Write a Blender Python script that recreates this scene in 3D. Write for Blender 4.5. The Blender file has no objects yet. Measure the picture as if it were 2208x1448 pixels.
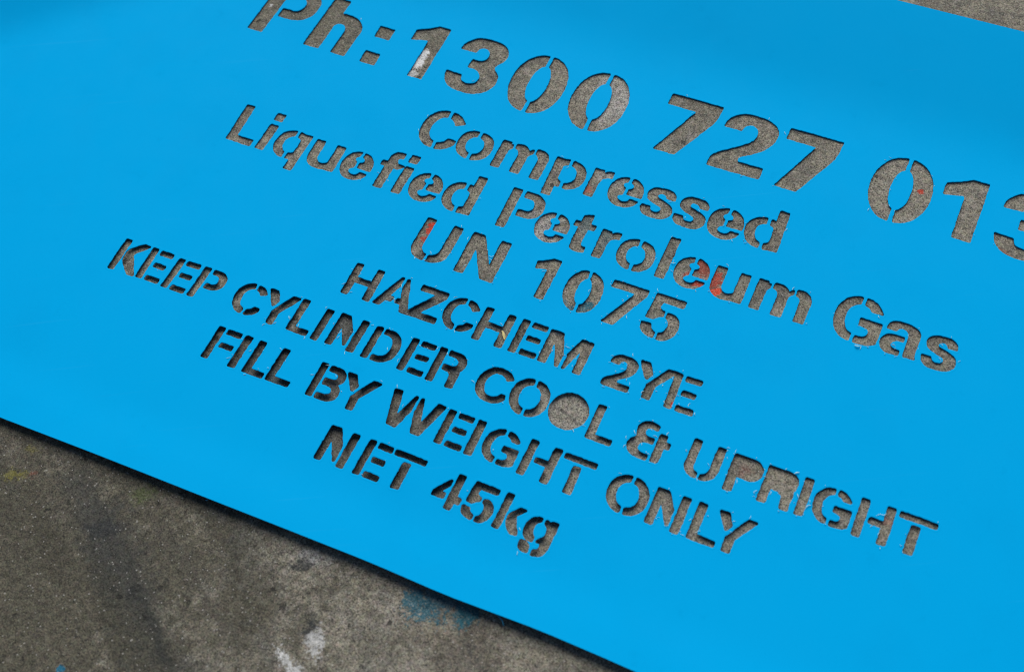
import bpy, bmesh, math, random, time
import numpy as np
from mathutils import Vector, Matrix
from mathutils.geometry import delaunay_2d_cdt

T0 = time.time()
random.seed(7)
rng = np.random.default_rng(7)
SC = bpy.context.scene
COL = SC.collection
PI = math.pi

# ------------------------------------------------------------------ camera
# metres; x runs along the lettering, y up the stencil, z up from the concrete
Z_MEAN = 0.0030
F_PX = 2889.864
RV = np.array([-0.557874, -0.180456, -0.394469])
TV = np.array([-0.055122, 0.081146, -0.858551])


def rot(r):
    th = np.linalg.norm(r)
    k = r / th
    K = np.array([[0, -k[2], k[1]], [k[2], 0, -k[0]], [-k[1], k[0], 0]])
    return np.eye(3) + math.sin(th) * K + (1 - math.cos(th)) * K @ K


RC = rot(RV)
CAM = -RC.T @ TV
CAM[2] += Z_MEAN
cam_d = bpy.data.cameras.new('camera')
cam = bpy.data.objects.new('camera', cam_d)
COL.objects.link(cam)
M = Matrix(RC.T.tolist()).to_4x4()
M.translation = Vector(CAM.tolist())
cam.matrix_world = M
cam_d.sensor_width = 36.0
cam_d.lens = F_PX / 2208 * 36
cam_d.clip_start = 0.01
cam_d.clip_end = 200
cam_d.dof.use_dof = True
cam_d.dof.focus_distance = 0.845
cam_d.dof.aperture_fstop = 8.0
SC.camera = cam

# ------------------------------------------------------------------ daylight
SUN_EL, SUN_AZ = math.radians(46), math.radians(112)   # azimuth counter-clockwise from +x
sd = bpy.data.lights.new('sun', 'SUN')
sd.energy = 2.6
sd.angle = math.radians(55)
sd.color = (1.0, 0.97, 0.93)
sun = bpy.data.objects.new('sun', sd)
COL.objects.link(sun)
dirv = Vector((math.cos(SUN_EL) * math.cos(SUN_AZ), math.cos(SUN_EL) * math.sin(SUN_AZ), math.sin(SUN_EL)))
sun.rotation_euler = dirv.to_track_quat('Z', 'Y').to_euler()
sun.location = dirv * 5

w = bpy.data.worlds.new('World')
SC.world = w
w.use_nodes = True
nt = w.node_tree
nt.nodes.clear()
sky = nt.nodes.new('ShaderNodeTexSky')
sky.sky_type = 'NISHITA'
sky.sun_disc = False
sky.sun_elevation = SUN_EL
sky.sun_rotation = PI / 2 - SUN_AZ
bg = nt.nodes.new('ShaderNodeBackground')
bg.inputs['Strength'].default_value = 0.05
wo = nt.nodes.new('ShaderNodeOutputWorld')
nt.links.new(sky.outputs[0], bg.inputs[0])
nt.links.new(bg.outputs[0], wo.inputs[0])
SC.view_settings.view_transform = 'Standard'
SC.view_settings.look = 'None'
SC.view_settings.gamma = 1.0
SC.view_settings.exposure = 0.48
SC.cycles.pixel_filter_type = 'BLACKMAN_HARRIS'
SC.cycles.filter_width = 1.1


def ss(a):
    a = np.clip(a, 0, 1)
    return a * a * (3 - 2 * a)


THICK = 0.0007


def gap(x, y):
    """height of the underside of the bowed sheet above the concrete"""
    q = y + 1.0 * np.maximum(0, -(x + 0.215)) - 0.150
    u = np.clip(q / 0.06, 0, None)
    lift = 0.19 * 0.06 * np.where(u < 1, u ** 3 - u ** 4 / 2, u - 0.5)
    e = np.clip((q - 0.110) / 0.04, 0, None)
    lift = lift - 0.13 * 0.04 * np.where(e < 1, e ** 3 - e ** 4 / 2, e - 0.5)
    return lift + 0.00055 + 0.0026 * np.exp(-(x / 0.18) ** 2) * ss((0.02 - y) / 0.25) + 0.0008 * ss((0.02 - y) / 0.2) \
        + 0.0015 * np.exp(-((x - 0.25) / 0.15) ** 2) * ss((-0.14 - y) / 0.09) \
        + 0.0024 * ss((-0.192 - y) / 0.045) + 0.0002 * np.sin(x * 19 + y * 7) * ss((0.15 - y) / 0.3)


def surf(x, y):
    return gap(x, y) + THICK


def pick(px, py, z=None):
    """point of the sheet (or of the level z) seen at a photograph position, used to survey the lettering"""
    px = np.asarray(px, float)
    py = np.asarray(py, float)
    dc = np.stack([(px - 1104) / F_PX, -(py - 724) / F_PX, -np.ones_like(px)])
    d = RC.T @ dc.reshape(3, -1)
    zz = np.full(d.shape[1], Z_MEAN) if z is None else np.full(d.shape[1], float(z))
    for _ in range(6):
        s = (zz - CAM[2]) / d[2]
        x = CAM[0] + s * d[0]
        y = CAM[1] + s * d[1]
        if z is None:
            zz = surf(x, y)
    return x, y


# ------------------------------------------------------------------ object helpers
def tag(o, label=None, cat=None, group=None, kind=None):
    if label: o['label'] = label
    if cat: o['category'] = cat
    if group: o['group'] = group
    if kind: o['kind'] = kind
    return o


def link(name, me, mat=None, parent=None):
    o = bpy.data.objects.new(name, me)
    COL.objects.link(o)
    if mat: me.materials.append(mat)
    if parent: o.parent = parent
    return o


# ------------------------------------------------------------------ lettering
ADV = {' ': 278, '&': 722, ':': 333, 'A': 722, 'B': 722, 'C': 722, 'D': 722, 'E': 667, 'F': 611, 'G': 778, 'H': 722, 'I': 278,
       'K': 722, 'L': 611, 'M': 833, 'N': 722, 'O': 778, 'P': 667, 'R': 722, 'T': 611, 'U': 722, 'W': 944, 'Y': 667, 'Z': 611,
       'a': 556, 'd': 611, 'e': 556, 'f': 333, 'g': 611, 'h': 611, 'i': 278, 'k': 556, 'l': 278, 'm': 889, 'o': 611, 'p': 611,
       'q': 611, 'r': 389, 's': 556, 't': 333, 'u': 611}
for c in '0123456789': ADV[c] = 556
LINES = ["Ph:1300 727 013", "Compressed", "Liquefied Petroleum Gas", "UN 1075", "HAZCHEM 2YE",
         "KEEP CYLINDER COOL & UPRIGHT", "FILL BY WEIGHT ONLY", "NET 45kg"]
# origin x, origin y, letter size, tracking
LAY = [(-0.2, 0.1, 0.07, 0.036616), (-0.03543, 0.048269, 0.045616, -0.052384), (-0.158524, 0.00494, 0.044119, -0.018822),
       (0.001157, -0.037271, 0.044292, 0.020974), (-0.024272, -0.078323, 0.034167, -0.030149),
       (-0.174959, -0.115148, 0.033041, -0.039605), (-0.080952, -0.150909, 0.033247, -0.032252),
       (0.01759, -0.185521, 0.032009, 0.016787)]
# surveyed corners: line, letter, letter-space u, v, photograph x, y
ANCH = [(0,0,73,0,533,60),(0,1,71,0,653,95),(0,3,246,0,877,162),(0,3,409,718,974,65),(0,4,15,205,963.4,149.7),(0,5,278,715,1190.4,124.6),
(0,5,278,-8,1128.1,238.8),(0,6,278,715,1320.2,162.1),(0,6,278,-8,1260.9,278),(0,8,40,718,1452.7,201),(0,8,515,718,1558.8,231.8),(0,9,26,0,1524,353.4),
(0,9,510,0,1633.7,388.2),(0,10,40,718,1707.3,275.9),(0,10,515,718,1817.5,307.1),(0,12,278,715,1965,345.8),(0,12,278,-8,1917.4,475),(0,13,246,0,2048.3,511.8),
(0,13,409,0,2093.7,522.1),(0,13,409,718,2135.9,398.3),(0,14,15,205,2144.6,500),(1,0,365,730,976.9,241.5),(1,0,365,0,931.1,317.8),(1,1,305,525,1039.2,286.1),
(1,1,305,-8,1008.1,341.6),(1,2,66,0,1055,356.3),(1,3,66,-200,1164.9,415.2),(1,3,66,520,1202.3,337),(1,4,66,0,1255.5,418.6),(1,5,283,527,1363.7,384.4),
(1,6,22,165,1382.5,438.3),(1,7,22,165,1453.2,459.1),(1,8,283,527,1578,451.2),(1,9,545,718,1704.2,460.3),(1,9,545,0,1673.7,545.2),(2,0,76,0,486.2,298.3),
(2,0,76,718,533.8,224.6),(2,1,71,0,548.5,318.2),(2,2,405,-200,608.6,362.4),(2,3,62,520,685.6,299.4),(2,3,540,0,715.1,371.4),(2,4,283,527,786.4,329.5),
(2,5,88,0,802.3,399.8),(2,6,71,0,841.3,412.7),(2,7,283,527,934.3,375.6),(2,8,545,718,1052.3,385.3),(2,8,545,0,1009.7,465),(2,10,73,0,1066.8,485),
(2,10,73,718,1109.4,403.2),(2,11,283,527,1205.2,460.5),(2,12,235,675,1282.7,465.1),(2,13,66,0,1273.8,550.9),(2,13,66,520,1301,493.1),(2,14,305,525,1384.8,519.2),
(2,14,305,-8,1356.5,581.5),(2,15,71,0,1409.3,594.6),(2,15,71,718,1448.9,510.1),(2,16,283,527,1504.9,556.6),(2,17,62,520,1549,572),(2,17,540,0,1595.5,655.6),
(2,18,66,0,1612.5,661.2),(2,18,820,0,1729.8,699.8),(2,20,389,735,1868.1,640.7),(2,20,389,-5,1833,734.4),(2,21,525,0,1969.6,776.4),(2,22,22,165,1986.6,761.2),
(3,0,72,718,923.6,468),(3,1,72,0,977.3,582),(3,1,72,718,1022.2,499.7),(3,1,650,0,1059.6,610.3),(3,1,650,718,1104.2,525.3),(3,3,256,0,1150.2,639.3),
(3,3,394,718,1212.5,563.2),(3,4,278,715,1275.9,586.5),(3,4,278,-8,1237.9,670.3),(3,5,40,718,1325.9,602.3),(3,5,515,718,1400,626.1),(3,6,82,718,1418.8,630.7),
(4,0,72,0,733.4,629.7),(4,0,72,718,771.2,565.6),(4,1,20,0,799.5,651.2),(4,1,702,0,876.6,678.4),(4,2,580,0,936.6,698.8),(4,2,55,718,913.9,613.8),
(4,2,565,718,970.6,633.1),(4,3,365,725,1011.8,645.5),(4,3,365,-5,977.4,711.2),(4,4,72,0,1015.2,728.2),(4,4,72,718,1051,660.7),(4,5,72,0,1093.6,754.3),
(4,6,72,0,1157.8,776.1),(4,6,72,718,1190.6,709.3),(4,6,762,0,1250.7,809),(4,6,762,718,1281.9,739.4),(4,8,512,0,1351.5,846.4),(4,9,260,0,1380.9,856.6),
(4,9,407,0,1400.2,862.2),(4,9,8,718,1381.6,773.9),(4,10,72,0,1429.6,875.8),(4,10,72,718,1458,801),(5,0,74,0,231,576.3),(5,0,74,718,273.6,512.8),
(5,1,72,0,290.6,595.5),(5,1,72,718,331.4,532.6),(5,2,72,0,345,615.9),(5,3,73,0,401.2,635.2),(5,5,365,725,558,613.7),(5,5,365,-5,520.6,676),
(5,6,260,0,570.9,695.2),(5,6,407,0,586.3,699.3),(5,6,8,718,583.6,620),(5,7,76,0,614.6,708.8),(5,7,76,718,656.5,643.6),(5,8,72,0,667,728.9),
(5,9,72,0,698,738),(5,10,72,0,775.3,766.7),(5,11,72,0,853.2,793.3),(5,12,72,0,915,816.6),(5,12,72,718,952.4,746.8),(5,14,380,730,1086,794.5),
(5,15,389,722,1158.9,819.4),(5,15,389,-5,1124.7,893.7),(5,16,389,359,1225.7,886.4),(5,17,76,0,1259.3,941.5),(5,17,76,718,1292.6,870.1),(5,19,484,-5,1398.9,993.5),
(5,21,72,718,1499.3,943.6),(5,22,73,0,1556.4,1052.4),(5,22,73,718,1585.8,975.3),(5,23,73,0,1628.9,1077.3),(5,23,73,718,1660.6,1001),(5,24,70,0,1710.4,1106.7),
(5,24,70,718,1739.3,1027.6),(5,25,389,735,1807.7,1053.7),(5,25,389,-5,1781.9,1129.6),(5,26,72,0,1832.7,1151),(5,26,72,718,1860.5,1070.6),(5,27,21,718,1943.2,1100),
(5,27,590,718,2022.5,1128.4),(5,27,233,0,1945.5,1190.7),(6,0,74,0,431.5,767.7),(6,0,74,718,474.1,702),(6,1,72,0,488.9,788.1),(6,2,76,0,519,799.4),
(6,3,76,718,612.3,749.6),(6,5,73,0,656,848.3),(6,5,73,718,696.3,779.6),(6,6,260,0,741.6,880),(6,6,407,0,759.7,885),(6,6,8,718,750.7,800),
(6,8,15,718,851.5,835.8),(6,8,928,718,963.6,875.9),(6,9,72,0,933,951.4),(6,9,72,0,933,951.4),(6,9,72,718,970.4,880.9),(6,10,70,0,998,976.7),
(6,10,70,718,1033.8,904.3),(6,11,389,735,1096.6,927.6),(6,11,389,-5,1064.2,996.7),(6,12,72,0,1111.1,1018.3),(6,12,72,718,1148,945.1),(6,13,233,0,1212.6,1060.2),
(6,13,21,718,1220.5,973.6),(6,15,389,728,1369,1027.5),(6,15,389,-5,1337.8,1105.6),(6,16,72,0,1387.6,1123.7),(6,16,72,718,1420.5,1048.3),(6,17,76,0,1477.8,1157.3),
(6,17,76,718,1510,1080.2),(6,18,260,0,1553,1186),(6,18,8,718,1551.9,1095.9),(7,0,72,0,674.8,986.5),(7,0,72,718,716.7,914.4),(7,1,72,0,757.9,1018),
(7,1,72,718,799.4,945),(7,2,21,718,855.4,967.6),(7,2,590,718,923,992.6),(7,4,320,0,953.6,1094),(7,5,82,718,1028.4,1035.1),(7,6,68,0,1058.3,1133.9),
(7,6,68,718,1096.4,1059.2),(7,7,550,505,1206.3,1129.3),
(4,8,18,505,1314.7,779),(7,5,508,718,1081,1056.9)]
ANCH.append((0, 2, 87, 0, 774, 132))
ANCH.append((0, 2, 265, 522, 852.9, 64.8))

# stencil letters in 1/1000 em. upper-case ops add, lower-case ops cut away:
# R/r box, P/p polygon, E/e ellipse, S/s smooth outline where a point with a third value is a sharp corner
G = {}
def ring(cx, cy, rx, ry, ix, iy, n=2.2): return [('E', cx, cy, rx, ry, n), ('e', cx, cy, ix, iy, n)]
VB = lambda x, y0, y1, w=27: ('r', x - w, y0, x + w, y1)
G['O'] = ring(389, 359, 352, 372, 196, 238) + [VB(389, -30, 750)]
G['O*'] = [('E', 390, 364, 348, 372, 2.05)]
G['0'] = ring(280, 354, 264, 368, 102, 234, 2.15) + [VB(280, -30, 750, 24)]
G['o'] = ring(305, 259, 270, 274, 138, 160) + [VB(305, -30, 560)]
COPEN = ('p', [(400, 425), (470, 478), (544, 508), (760, 622), (760, 230), (620, 238), (500, 240), (400, 300)])
G['C'] = ring(364, 359, 324, 368, 176, 240) + [COPEN, ('r', 648, 100, 800, 300), VB(365, -30, 750)]
G['C*'] = ring(385, 359, 336, 368, 192, 240) + [COPEN, ('r', 655, 100, 800, 300)]
G['G'] = ring(394, 359, 322, 372, 178, 245) + [('r', 389, -30, 780, 530),
          ('S', [(415, 400, 1), (718, 400, 1), (712, 60, 1), (640, 12), (520, -12), (400, -14, 1), (400, 102, 1), (490, 105), (548, 135), (570, 190),
                 (550, 240), (500, 262), (415, 270, 1)]), VB(389, -30, 750)]
G['1b'] = [('P', [(250, 0), (405, 0), (405, 718), (275, 718), (190, 660), (72, 598), (72, 455), (230, 500), (250, 495)])]
G['0b'] = ring(280, 354, 272, 374, 98, 236, 2.15) + [VB(280, -30, 750, 21)]
G['hb'] = [('E', 318, 330, 230, 206, 2.2), ('r', 80, 0, 600, 330), ('R', 384, 0, 545, 332), ('e', 312, 322, 68, 72, 2.1), ('r', 244, 0, 384, 320), ('R', 71, 0, 246, 718)]
G['Pb'] = [('R', 285, 262, 400, 718), ('E', 400, 490, 238, 228, 2.2), ('r', 73, 385, 390, 596), ('e', 390, 490, 98, 106, 2.2),
          ('r', 0, 0, 285, 720), ('R', 73, 0, 244, 718)]
G[':b'] = [('R', 90, 0, 262, 160), ('R', 90, 365, 262, 520)]
G['1'] = [('P', [(394, 0), (394, 718), (270, 718), (190, 655), (75, 596), (78, 462), (238, 505), (256, 500), (256, 0)])]
G['7n'] = [('P', [(36, 718), (525, 718), (522, 605), (485, 525), (272, 0), (104, 0), (370, 590), (36, 590)])]
G['7'] = [('P', [(36, 718), (525, 718), (522, 590), (505, 490), (300, 0), (98, 0), (315, 572), (36, 574)])]
G['2'] = [('S', [(18, 505, 1), (50, 630), (150, 715), (280, 730), (415, 705), (505, 620), (515, 500), (465, 370), (370, 270), (275, 195),
          (270, 137, 1), (512, 137, 1), (512, 0, 1), (22, 0, 1), (22, 110, 1), (60, 170), (150, 250), (270, 355), (335, 440), (340, 535),
          (305, 592), (250, 605), (205, 570), (188, 505, 1)])]
G['3'] = [('S', [(20, 512, 1), (45, 610), (140, 710), (280, 730), (420, 705), (498, 620), (505, 510), (450, 395), (525, 300), (545, 190),
          (500, 75), (400, 5), (275, -13), (150, 5), (50, 85), (10, 205, 1), (180, 195, 1), (205, 130), (275, 108), (345, 135), (365, 215),
          (330, 280), (270, 305), (195, 305, 1), (195, 425, 1), (270, 425), (320, 455), (335, 515), (315, 575), (260, 602), (205, 575),
          (190, 515, 1)])]
G['5'] = [('P', [(84, 718), (505, 718), (508, 590), (210, 590), (196, 500), (250, 462), (285, 475), (288, 372), (235, 350), (175, 282), (60, 282)]),
          ('S', [(322, 458, 1), (430, 450), (520, 370), (548, 225), (505, 80), (420, 5), (320, -14, 1), (320, 98, 1), (375, 145), (395, 235),
                 (375, 320), (322, 372, 1)]),
          ('S', [(36, 210, 1), (178, 210, 1), (205, 135), (282, 92, 1), (282, -12, 1), (160, 15), (75, 80)])]
G['4'] = [('P', [(18, 155), (18, 262), (180, 500), (268, 618), (268, 430), (170, 282), (262, 282), (262, 155)]),
          ('R', 318, 0, 462, 715), ('R', 320, 150, 560, 285)]
G['A'] = [('P', [(20, 0), (283, 718), (439, 718), (702, 0), (548, 0), (500, 150), (222, 150), (172, 0)]),
          ('p', [(361, 590), (258, 268), (464, 268)]), VB(361, -30, 750)]
G['B'] = [('R', 73, 0, 212, 718), ('R', 262, 0, 420, 718), ('E', 420, 532, 205, 186, 2.2), ('E', 430, 202, 222, 202, 2.2),
          ('r', 100, 452, 400, 592), ('e', 395, 522, 85, 70, 2.2), ('r', 255, 130, 400, 300), ('e', 400, 215, 95, 85, 2.2),
          ('R', 73, 0, 212, 718), ('r', 212, -10, 262, 730)]
G['D'] = [('R', 262, 0, 370, 718), ('E', 350, 359, 330, 359, 2.3), ('r', -60, -20, 262, 740), ('r', 255, 128, 350, 590),
          ('e', 340, 359, 188, 231, 2.2), ('r', -60, -20, 262, 740), ('R', 72, 0, 212, 718)]
G['E'] = [('R', 74, 0, 210, 718), ('R', 274, 600, 560, 716), ('R', 284, 314, 540, 424), ('R', 274, 2, 578, 120)]
G['F'] = [('R', 76, 0, 212, 718), ('R', 274, 600, 580, 716), ('R', 284, 305, 555, 415)]
G['H'] = [('R', 72, 0, 214, 718), ('R', 505, 0, 650, 718), ('R', 200, 298, 520, 425)]
G['H*'] = [('R', 72, 0, 214, 718), ('R', 500, 0, 648, 718), ('R', 268, 302, 520, 420)]
G['I'] = [('R', 68, 0, 216, 718)]
G['K'] = [('R', 74, 0, 216, 718), ('P', [(268, 250), (268, 470), (490, 718), (680, 718), (425, 430), (700, 0), (530, 0), (310, 310)])]
G['K'] = [('R', 74, 0, 216, 718), ('S', [(262, 260), (262, 490), (400, 650), (500, 722, 1), (672, 718, 1), (560, 590), (425, 440), (500, 290),
          (690, 0, 1), (520, 0, 1), (400, 110)])]
G['k'] = [('R', 68, 0, 206, 718), ('S', [(262, 190), (262, 350), (385, 522, 1), (560, 520, 1), (440, 395), (398, 330), (460, 190), (572, 0, 1),
          (415, 0, 1), (330, 80)])]
for _k, _w in (('L', 552), ('L3', 512), ('L5', 505)): G[_k] = [('R', 76, 0, 222, 718), ('R', 76, 0, _w, 122)]
G['M'] = [('P', [(60, 0), (66, 718), (276, 718), (417, 225), (572, 718), (770, 718), (762, 0), (630, 0), (630, 500), (492, 0), (350, 0), (204, 500), (200, 0)]),
          ('p', [(395, 250), (462, 300), (450, -20), (398, -20)])]
G['N'] = [('P', [(72, 0), (72, 718), (248, 718), (502, 245), (502, 718), (650, 718), (650, 0), (465, 0), (216, 470), (216, 0)])]
G['N*'] = [('P', [(72, 0), (72, 718), (275, 718), (456, 400), (456, 30), (438, 30), (216, 450), (216, 0)]), ('R', 514, 0, 662, 718)]
G['P'] = [('R', 278, 262, 400, 718), ('E', 400, 490, 238, 228, 2.2), ('r', 73, 385, 390, 596), ('e', 390, 490, 98, 106, 2.2),
          ('r', 0, 0, 278, 720), ('R', 73, 0, 214, 718)]
G['P*'] = [('R', 73, 0, 228, 718), ('R', 73, 296, 400, 718), ('E', 400, 507, 224, 211, 2.3)]
G['R'] = [('R', 262, 290, 420, 718), ('E', 420, 512, 232, 206, 2.2), ('r', 73, 420, 410, 596), ('e', 410, 508, 92, 88, 2.2),
          ('S', [(400, 400), (560, 390), (612, 300), (608, 150), (612, 0, 1), (462, 0, 1), (455, 130), (450, 240), (400, 295)]),
          ('r', 0, 0, 262, 720), ('R', 73, 0, 214, 718)]
G['R*'] = [('R', 73, 0, 226, 718), ('R', 73, 290, 420, 718), ('E', 405, 504, 222, 214, 2.3),
           ('S', [(380, 400), (560, 400), (610, 300), (605, 150), (615, 0, 1), (465, 0, 1), (445, 150), (430, 240), (360, 295)])]
G['T'] = [('R', 20, 600, 606, 716), ('R', 226, 0, 374, 535)]
G['U'] = [('E', 358, 235, 288, 248, 2.3), ('r', 50, 235, 680, 500), ('R', 72, 230, 218, 718), ('R', 500, 230, 646, 718),
          ('e', 358, 245, 141, 138, 2.2), ('r', 218, 240, 500, 720), VB(358, -30, 300, 24)]
G['W'] = [('P', [(15, 718), (165, 718), (262, 235), (398, 718), (546, 718), (676, 235), (788, 718), (942, 718), (755, 0), (600, 0), (472, 500), (344, 0), (180, 0)]),
          VB(472, 300, 740, 25)]
G['Y'] = [('P', [(4, 718), (190, 718), (338, 425), (512, 718), (688, 718), (407, 275), (407, 0), (260, 0), (260, 275)]),
          ('p', [(384, 504), (338, 415), (250, 258), (186, 262), (304, 500)])]
G['Z'] = [('P', [(50, 718), (565, 718), (565, 590), (242, 132), (580, 132), (580, 0), (28, 0), (28, 118), (348, 586), (50, 586)])]
G['&'] = [('S', [(120, 385, 1), (85, 490), (80, 590), (150, 700), (270, 735), (430, 712, 1), (440, 590, 1), (320, 605), (245, 585), (225, 510), (270, 445),
           (425, 435, 1), (430, 315, 1), (300, 318), (222, 270), (205, 170), (270, 110), (428, 105, 1), (428, -12, 1), (300, -18), (150, 10), (50, 90), (12, 200), (50, 310)]),
          ('R', 484, 0, 628, 575), ('R', 484, 318, 720, 445)]
G[':'] = [('R', 95, 0, 240, 145), ('R', 95, 370, 240, 515)]
G['h'] = [('E', 318, 330, 230, 202, 2.2), ('r', 80, 0, 600, 330), ('R', 400, 0, 548, 332), ('e', 306, 320, 94, 98, 2.1), ('r', 212, 0, 400, 318), ('R', 71, 0, 214, 718)]
G['i'] = [('R', 68, 0, 212, 520), ('R', 62, 602, 212, 755)]
G['l'] = [('R', 68, 0, 212, 718)]
G['f'] = [('R', 88, 0, 230, 560), ('R', 10, 412, 305, 512), ('E', 240, 575, 152, 158, 2.2), ('r', 300, 540, 420, 760), ('R', 230, 622, 300, 733), ('e', 290, 575, 62, 48, 2), ('r', 250, 512, 420, 622)]
G['t'] = [('S', [(92, 410, 1), (10, 410, 1), (10, 510, 1), (92, 512, 1), (92, 630, 1), (238, 690, 1), (238, 512, 1), (332, 512, 1), (332, 410, 1), (238, 410, 1),
           (236, 160), (262, 112), (330, 110, 1), (330, 0, 1), (230, -12), (130, 10), (95, 90)])]
G['r'] = [('R', 66, 0, 208, 520), ('S', [(180, 420), (225, 500), (300, 532), (375, 525, 1), (372, 405, 1), (290, 400), (225, 350), (205, 260), (150, 300)])]
G['r'] = [('R', 66, 0, 206, 520), ('S', [(190, 440), (240, 505), (300, 530), (352, 526, 1), (350, 408, 1), (290, 402), (228, 355), (206, 270), (150, 250), (150, 400)])]
G['u'] = [('E', 288, 190, 226, 202, 2.2), ('r', 50, 190, 600, 500), ('R', 62, 186, 206, 520), ('e', 308, 200, 100, 96, 2.1), ('r', 206, 196, 400, 520), ('R', 400, 0, 542, 520)]
def arch(cx): return [('E', cx, 350, 172, 182, 2.2), ('r', cx - 200, 0, cx + 200, 350)]
G['m'] = arch(348) + [('R', 372, 0, 516, 400)] + [('e', 288, 330, 84, 88, 2.1), ('r', 204, 0, 372, 330)]
G['m2'] = arch(655) + [('R', 682, 0, 826, 400)] + [('e', 600, 330, 82, 88, 2.1), ('r', 516, 0, 682, 330), ('r', 0, 0, 500, 700)]
G['d'] = ring(305, 259, 272, 274, 138, 165) + [('R', 405, 0, 546, 718), ('e', 296, 259, 112, 156, 2.2), ('r', 546, -60, 640, 560), VB(312, -30, 160), VB(312, 360, 560)]
G['q'] = ring(305, 259, 272, 274, 138, 165) + [('R', 405, -200, 546, 520), ('e', 296, 259, 112, 156, 2.2), ('r', 546, -60, 640, 560), VB(300, -30, 160), VB(300, 360, 560)]
G['p'] = ring(308, 259, 272, 274, 138, 165) + [('R', 66, -200, 206, 520), ('e', 316, 259, 112, 156, 2.2), ('r', 0, -60, 66, 560), VB(296, -30, 160), VB(296, 360, 560)]
G['g'] = [('S', [(262, 508, 1), (262, 420, 1), (195, 350), (178, 262), (200, 170), (258, 110, 1), (245, 8, 1), (140, 20), (45, 110), (20, 245), (50, 400), (140, 490)]),
          ('S', [(308, 508, 1), (350, 500), (400, 478), (415, 510, 1), (556, 512, 1), (556, 240), (556, 0), (515, -140), (420, -205), (308, -216, 1), (312, -100, 1), (370, -80), (400, -30),
                 (380, 40), (300, 30), (308, 98, 1), (385, 175), (405, 262), (385, 350), (308, 420, 1)]),
          ('S', [(45, -12), (110, -2), (180, -22), (235, -62), (256, -130), (245, -205), (150, -202), (82, -165), (50, -100)])]
G['e'] = ring(285, 259, 258, 274, 130, 165) + [('E', 285, 200, 130, 110, 2), ('R', 60, 210, 540, 322), ('r', 300, 168, 580, 216), ('e', 287, 172, 105, 50, 2),
          ('e', 287, 378, 92, 48, 2), ('r', 262, 205, 305, 560), ('r', 410, 60, 580, 168)]
G['e'] = [('E', 287, 259, 244, 270, 2.15), ('e', 290, 148, 88, 60, 2), ('r', 290, 165, 600, 220), ('r', 290, 140, 364, 200),
          ('p', [(440, 168), (600, 220), (600, 160), (520, 160)]), ('e', 287, 380, 78, 56, 2), ('r', 258, 205, 308, 560)]
G['s'] = [('S', [(22, 168, 1), (45, 70), (130, 0), (270, -14), (400, 5), (490, 80), (505, 175), (460, 260), (350, 312), (230, 345), (200, 378), (225, 420),
           (275, 430), (325, 410), (350, 365, 1), (482, 368, 1), (460, 460), (380, 520), (265, 532), (140, 512), (65, 450), (48, 360), (95, 280), (200, 232),
           (315, 195), (335, 150), (310, 108), (255, 95), (190, 108), (162, 168, 1)])]
G['s'] = [('S', [(22 + (p[0] - 22) * 0.93, *p[1:]) for p in G['s'][0][1]])]
G['a'] = [('S', [(60, 362, 1), (85, 460), (160, 520), (280, 534), (410, 515), (490, 460), (518, 380), (515, 200), (512, 80), (535, 0, 1), (380, 0, 1), (372, 100),
           (372, 330), (345, 400), (285, 430), (225, 415), (195, 362, 1)]),
          ('S', [(330, 312, 1), (190, 308), (90, 270), (38, 160), (75, 40), (170, -12), (322, -8, 1), (322, 82, 1), (235, 80), (185, 120), (190, 175), (240, 215),
           (330, 222, 1)])]
# letters whose centre has dropped out or that carry no bridge
VAR = {(0, 0): 'Pb', (0, 1): 'hb', (0, 2): ':b', (0, 3): '1b', (0, 13): '1b', (0, 5): '0b', (0, 6): '0b', (0, 12): '0b', (3, 5): '7n',
       (2, 0): 'L3', (5, 7): 'L5', (6, 2): 'L5', (5, 14): 'C*', (5, 16): 'O*', (5, 22): 'P*', (5, 23): 'R*', (5, 26): 'H*', (6, 12): 'H*', (5, 9): 'N*', (7, 0): 'N*', (6, 16): 'N*'}


def spline(pts, n=7):
    P = [np.array(p[:2], float) for p in pts]
    C = [len(p) > 2 for p in pts]
    N = len(P)
    out = []
    for i in range(N):
        p0, p1, p2, p3 = P[i - 1], P[i], P[(i + 1) % N], P[(i + 2) % N]
        if C[i] and C[(i + 1) % N]:
            out.append(p1)
            continue
        if C[i]: p0 = 2 * p1 - p2
        if C[(i + 1) % N]: p3 = 2 * p2 - p1
        for k in range(n):
            t = k / n
            out.append(0.5 * (2 * p1 + (p2 - p0) * t + (2 * p0 - 5 * p1 + 4 * p2 - p3) * t * t + (3 * p1 - p0 - 3 * p2 + p3) * t ** 3))
    return out


def inpoly(U, V, pts):
    r = np.zeros(U.shape, bool)
    n = len(pts)
    for i in range(n):
        x0, y0 = pts[i][:2]
        x1, y1 = pts[(i + 1) % n][:2]
        if y0 == y1: continue
        c = (V >= min(y0, y1)) & (V < max(y0, y1))
        r ^= c & (U < x0 + (V - y0) * (x1 - x0) / (y1 - y0))
    return r


def raster(ops, U, V):
    m = np.zeros(U.shape, bool)
    for o in ops:
        k = o[0].upper()
        if k == 'R': a = (U > o[1]) & (U < o[3]) & (V > o[2]) & (V < o[4])
        elif k == 'E':
            n = o[5] if len(o) > 5 else 2.0
            a = (np.abs((U - o[1]) / o[3]) ** n + np.abs((V - o[2]) / o[4]) ** n) < 1
        elif k == 'P': a = inpoly(U, V, o[1])
        else: a = inpoly(U, V, spline(o[1]))
        m = (m | a) if o[0].isupper() else (m & ~a)
    return m


CELL = 0.0002
X0, X1, Y0, Y1 = -0.22, 0.44, -0.215, 0.175
NX, NY = int(round((X1 - X0) / CELL)), int(round((Y1 - Y0) / CELL))
mask = np.zeros((NY, NX), bool)


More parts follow.
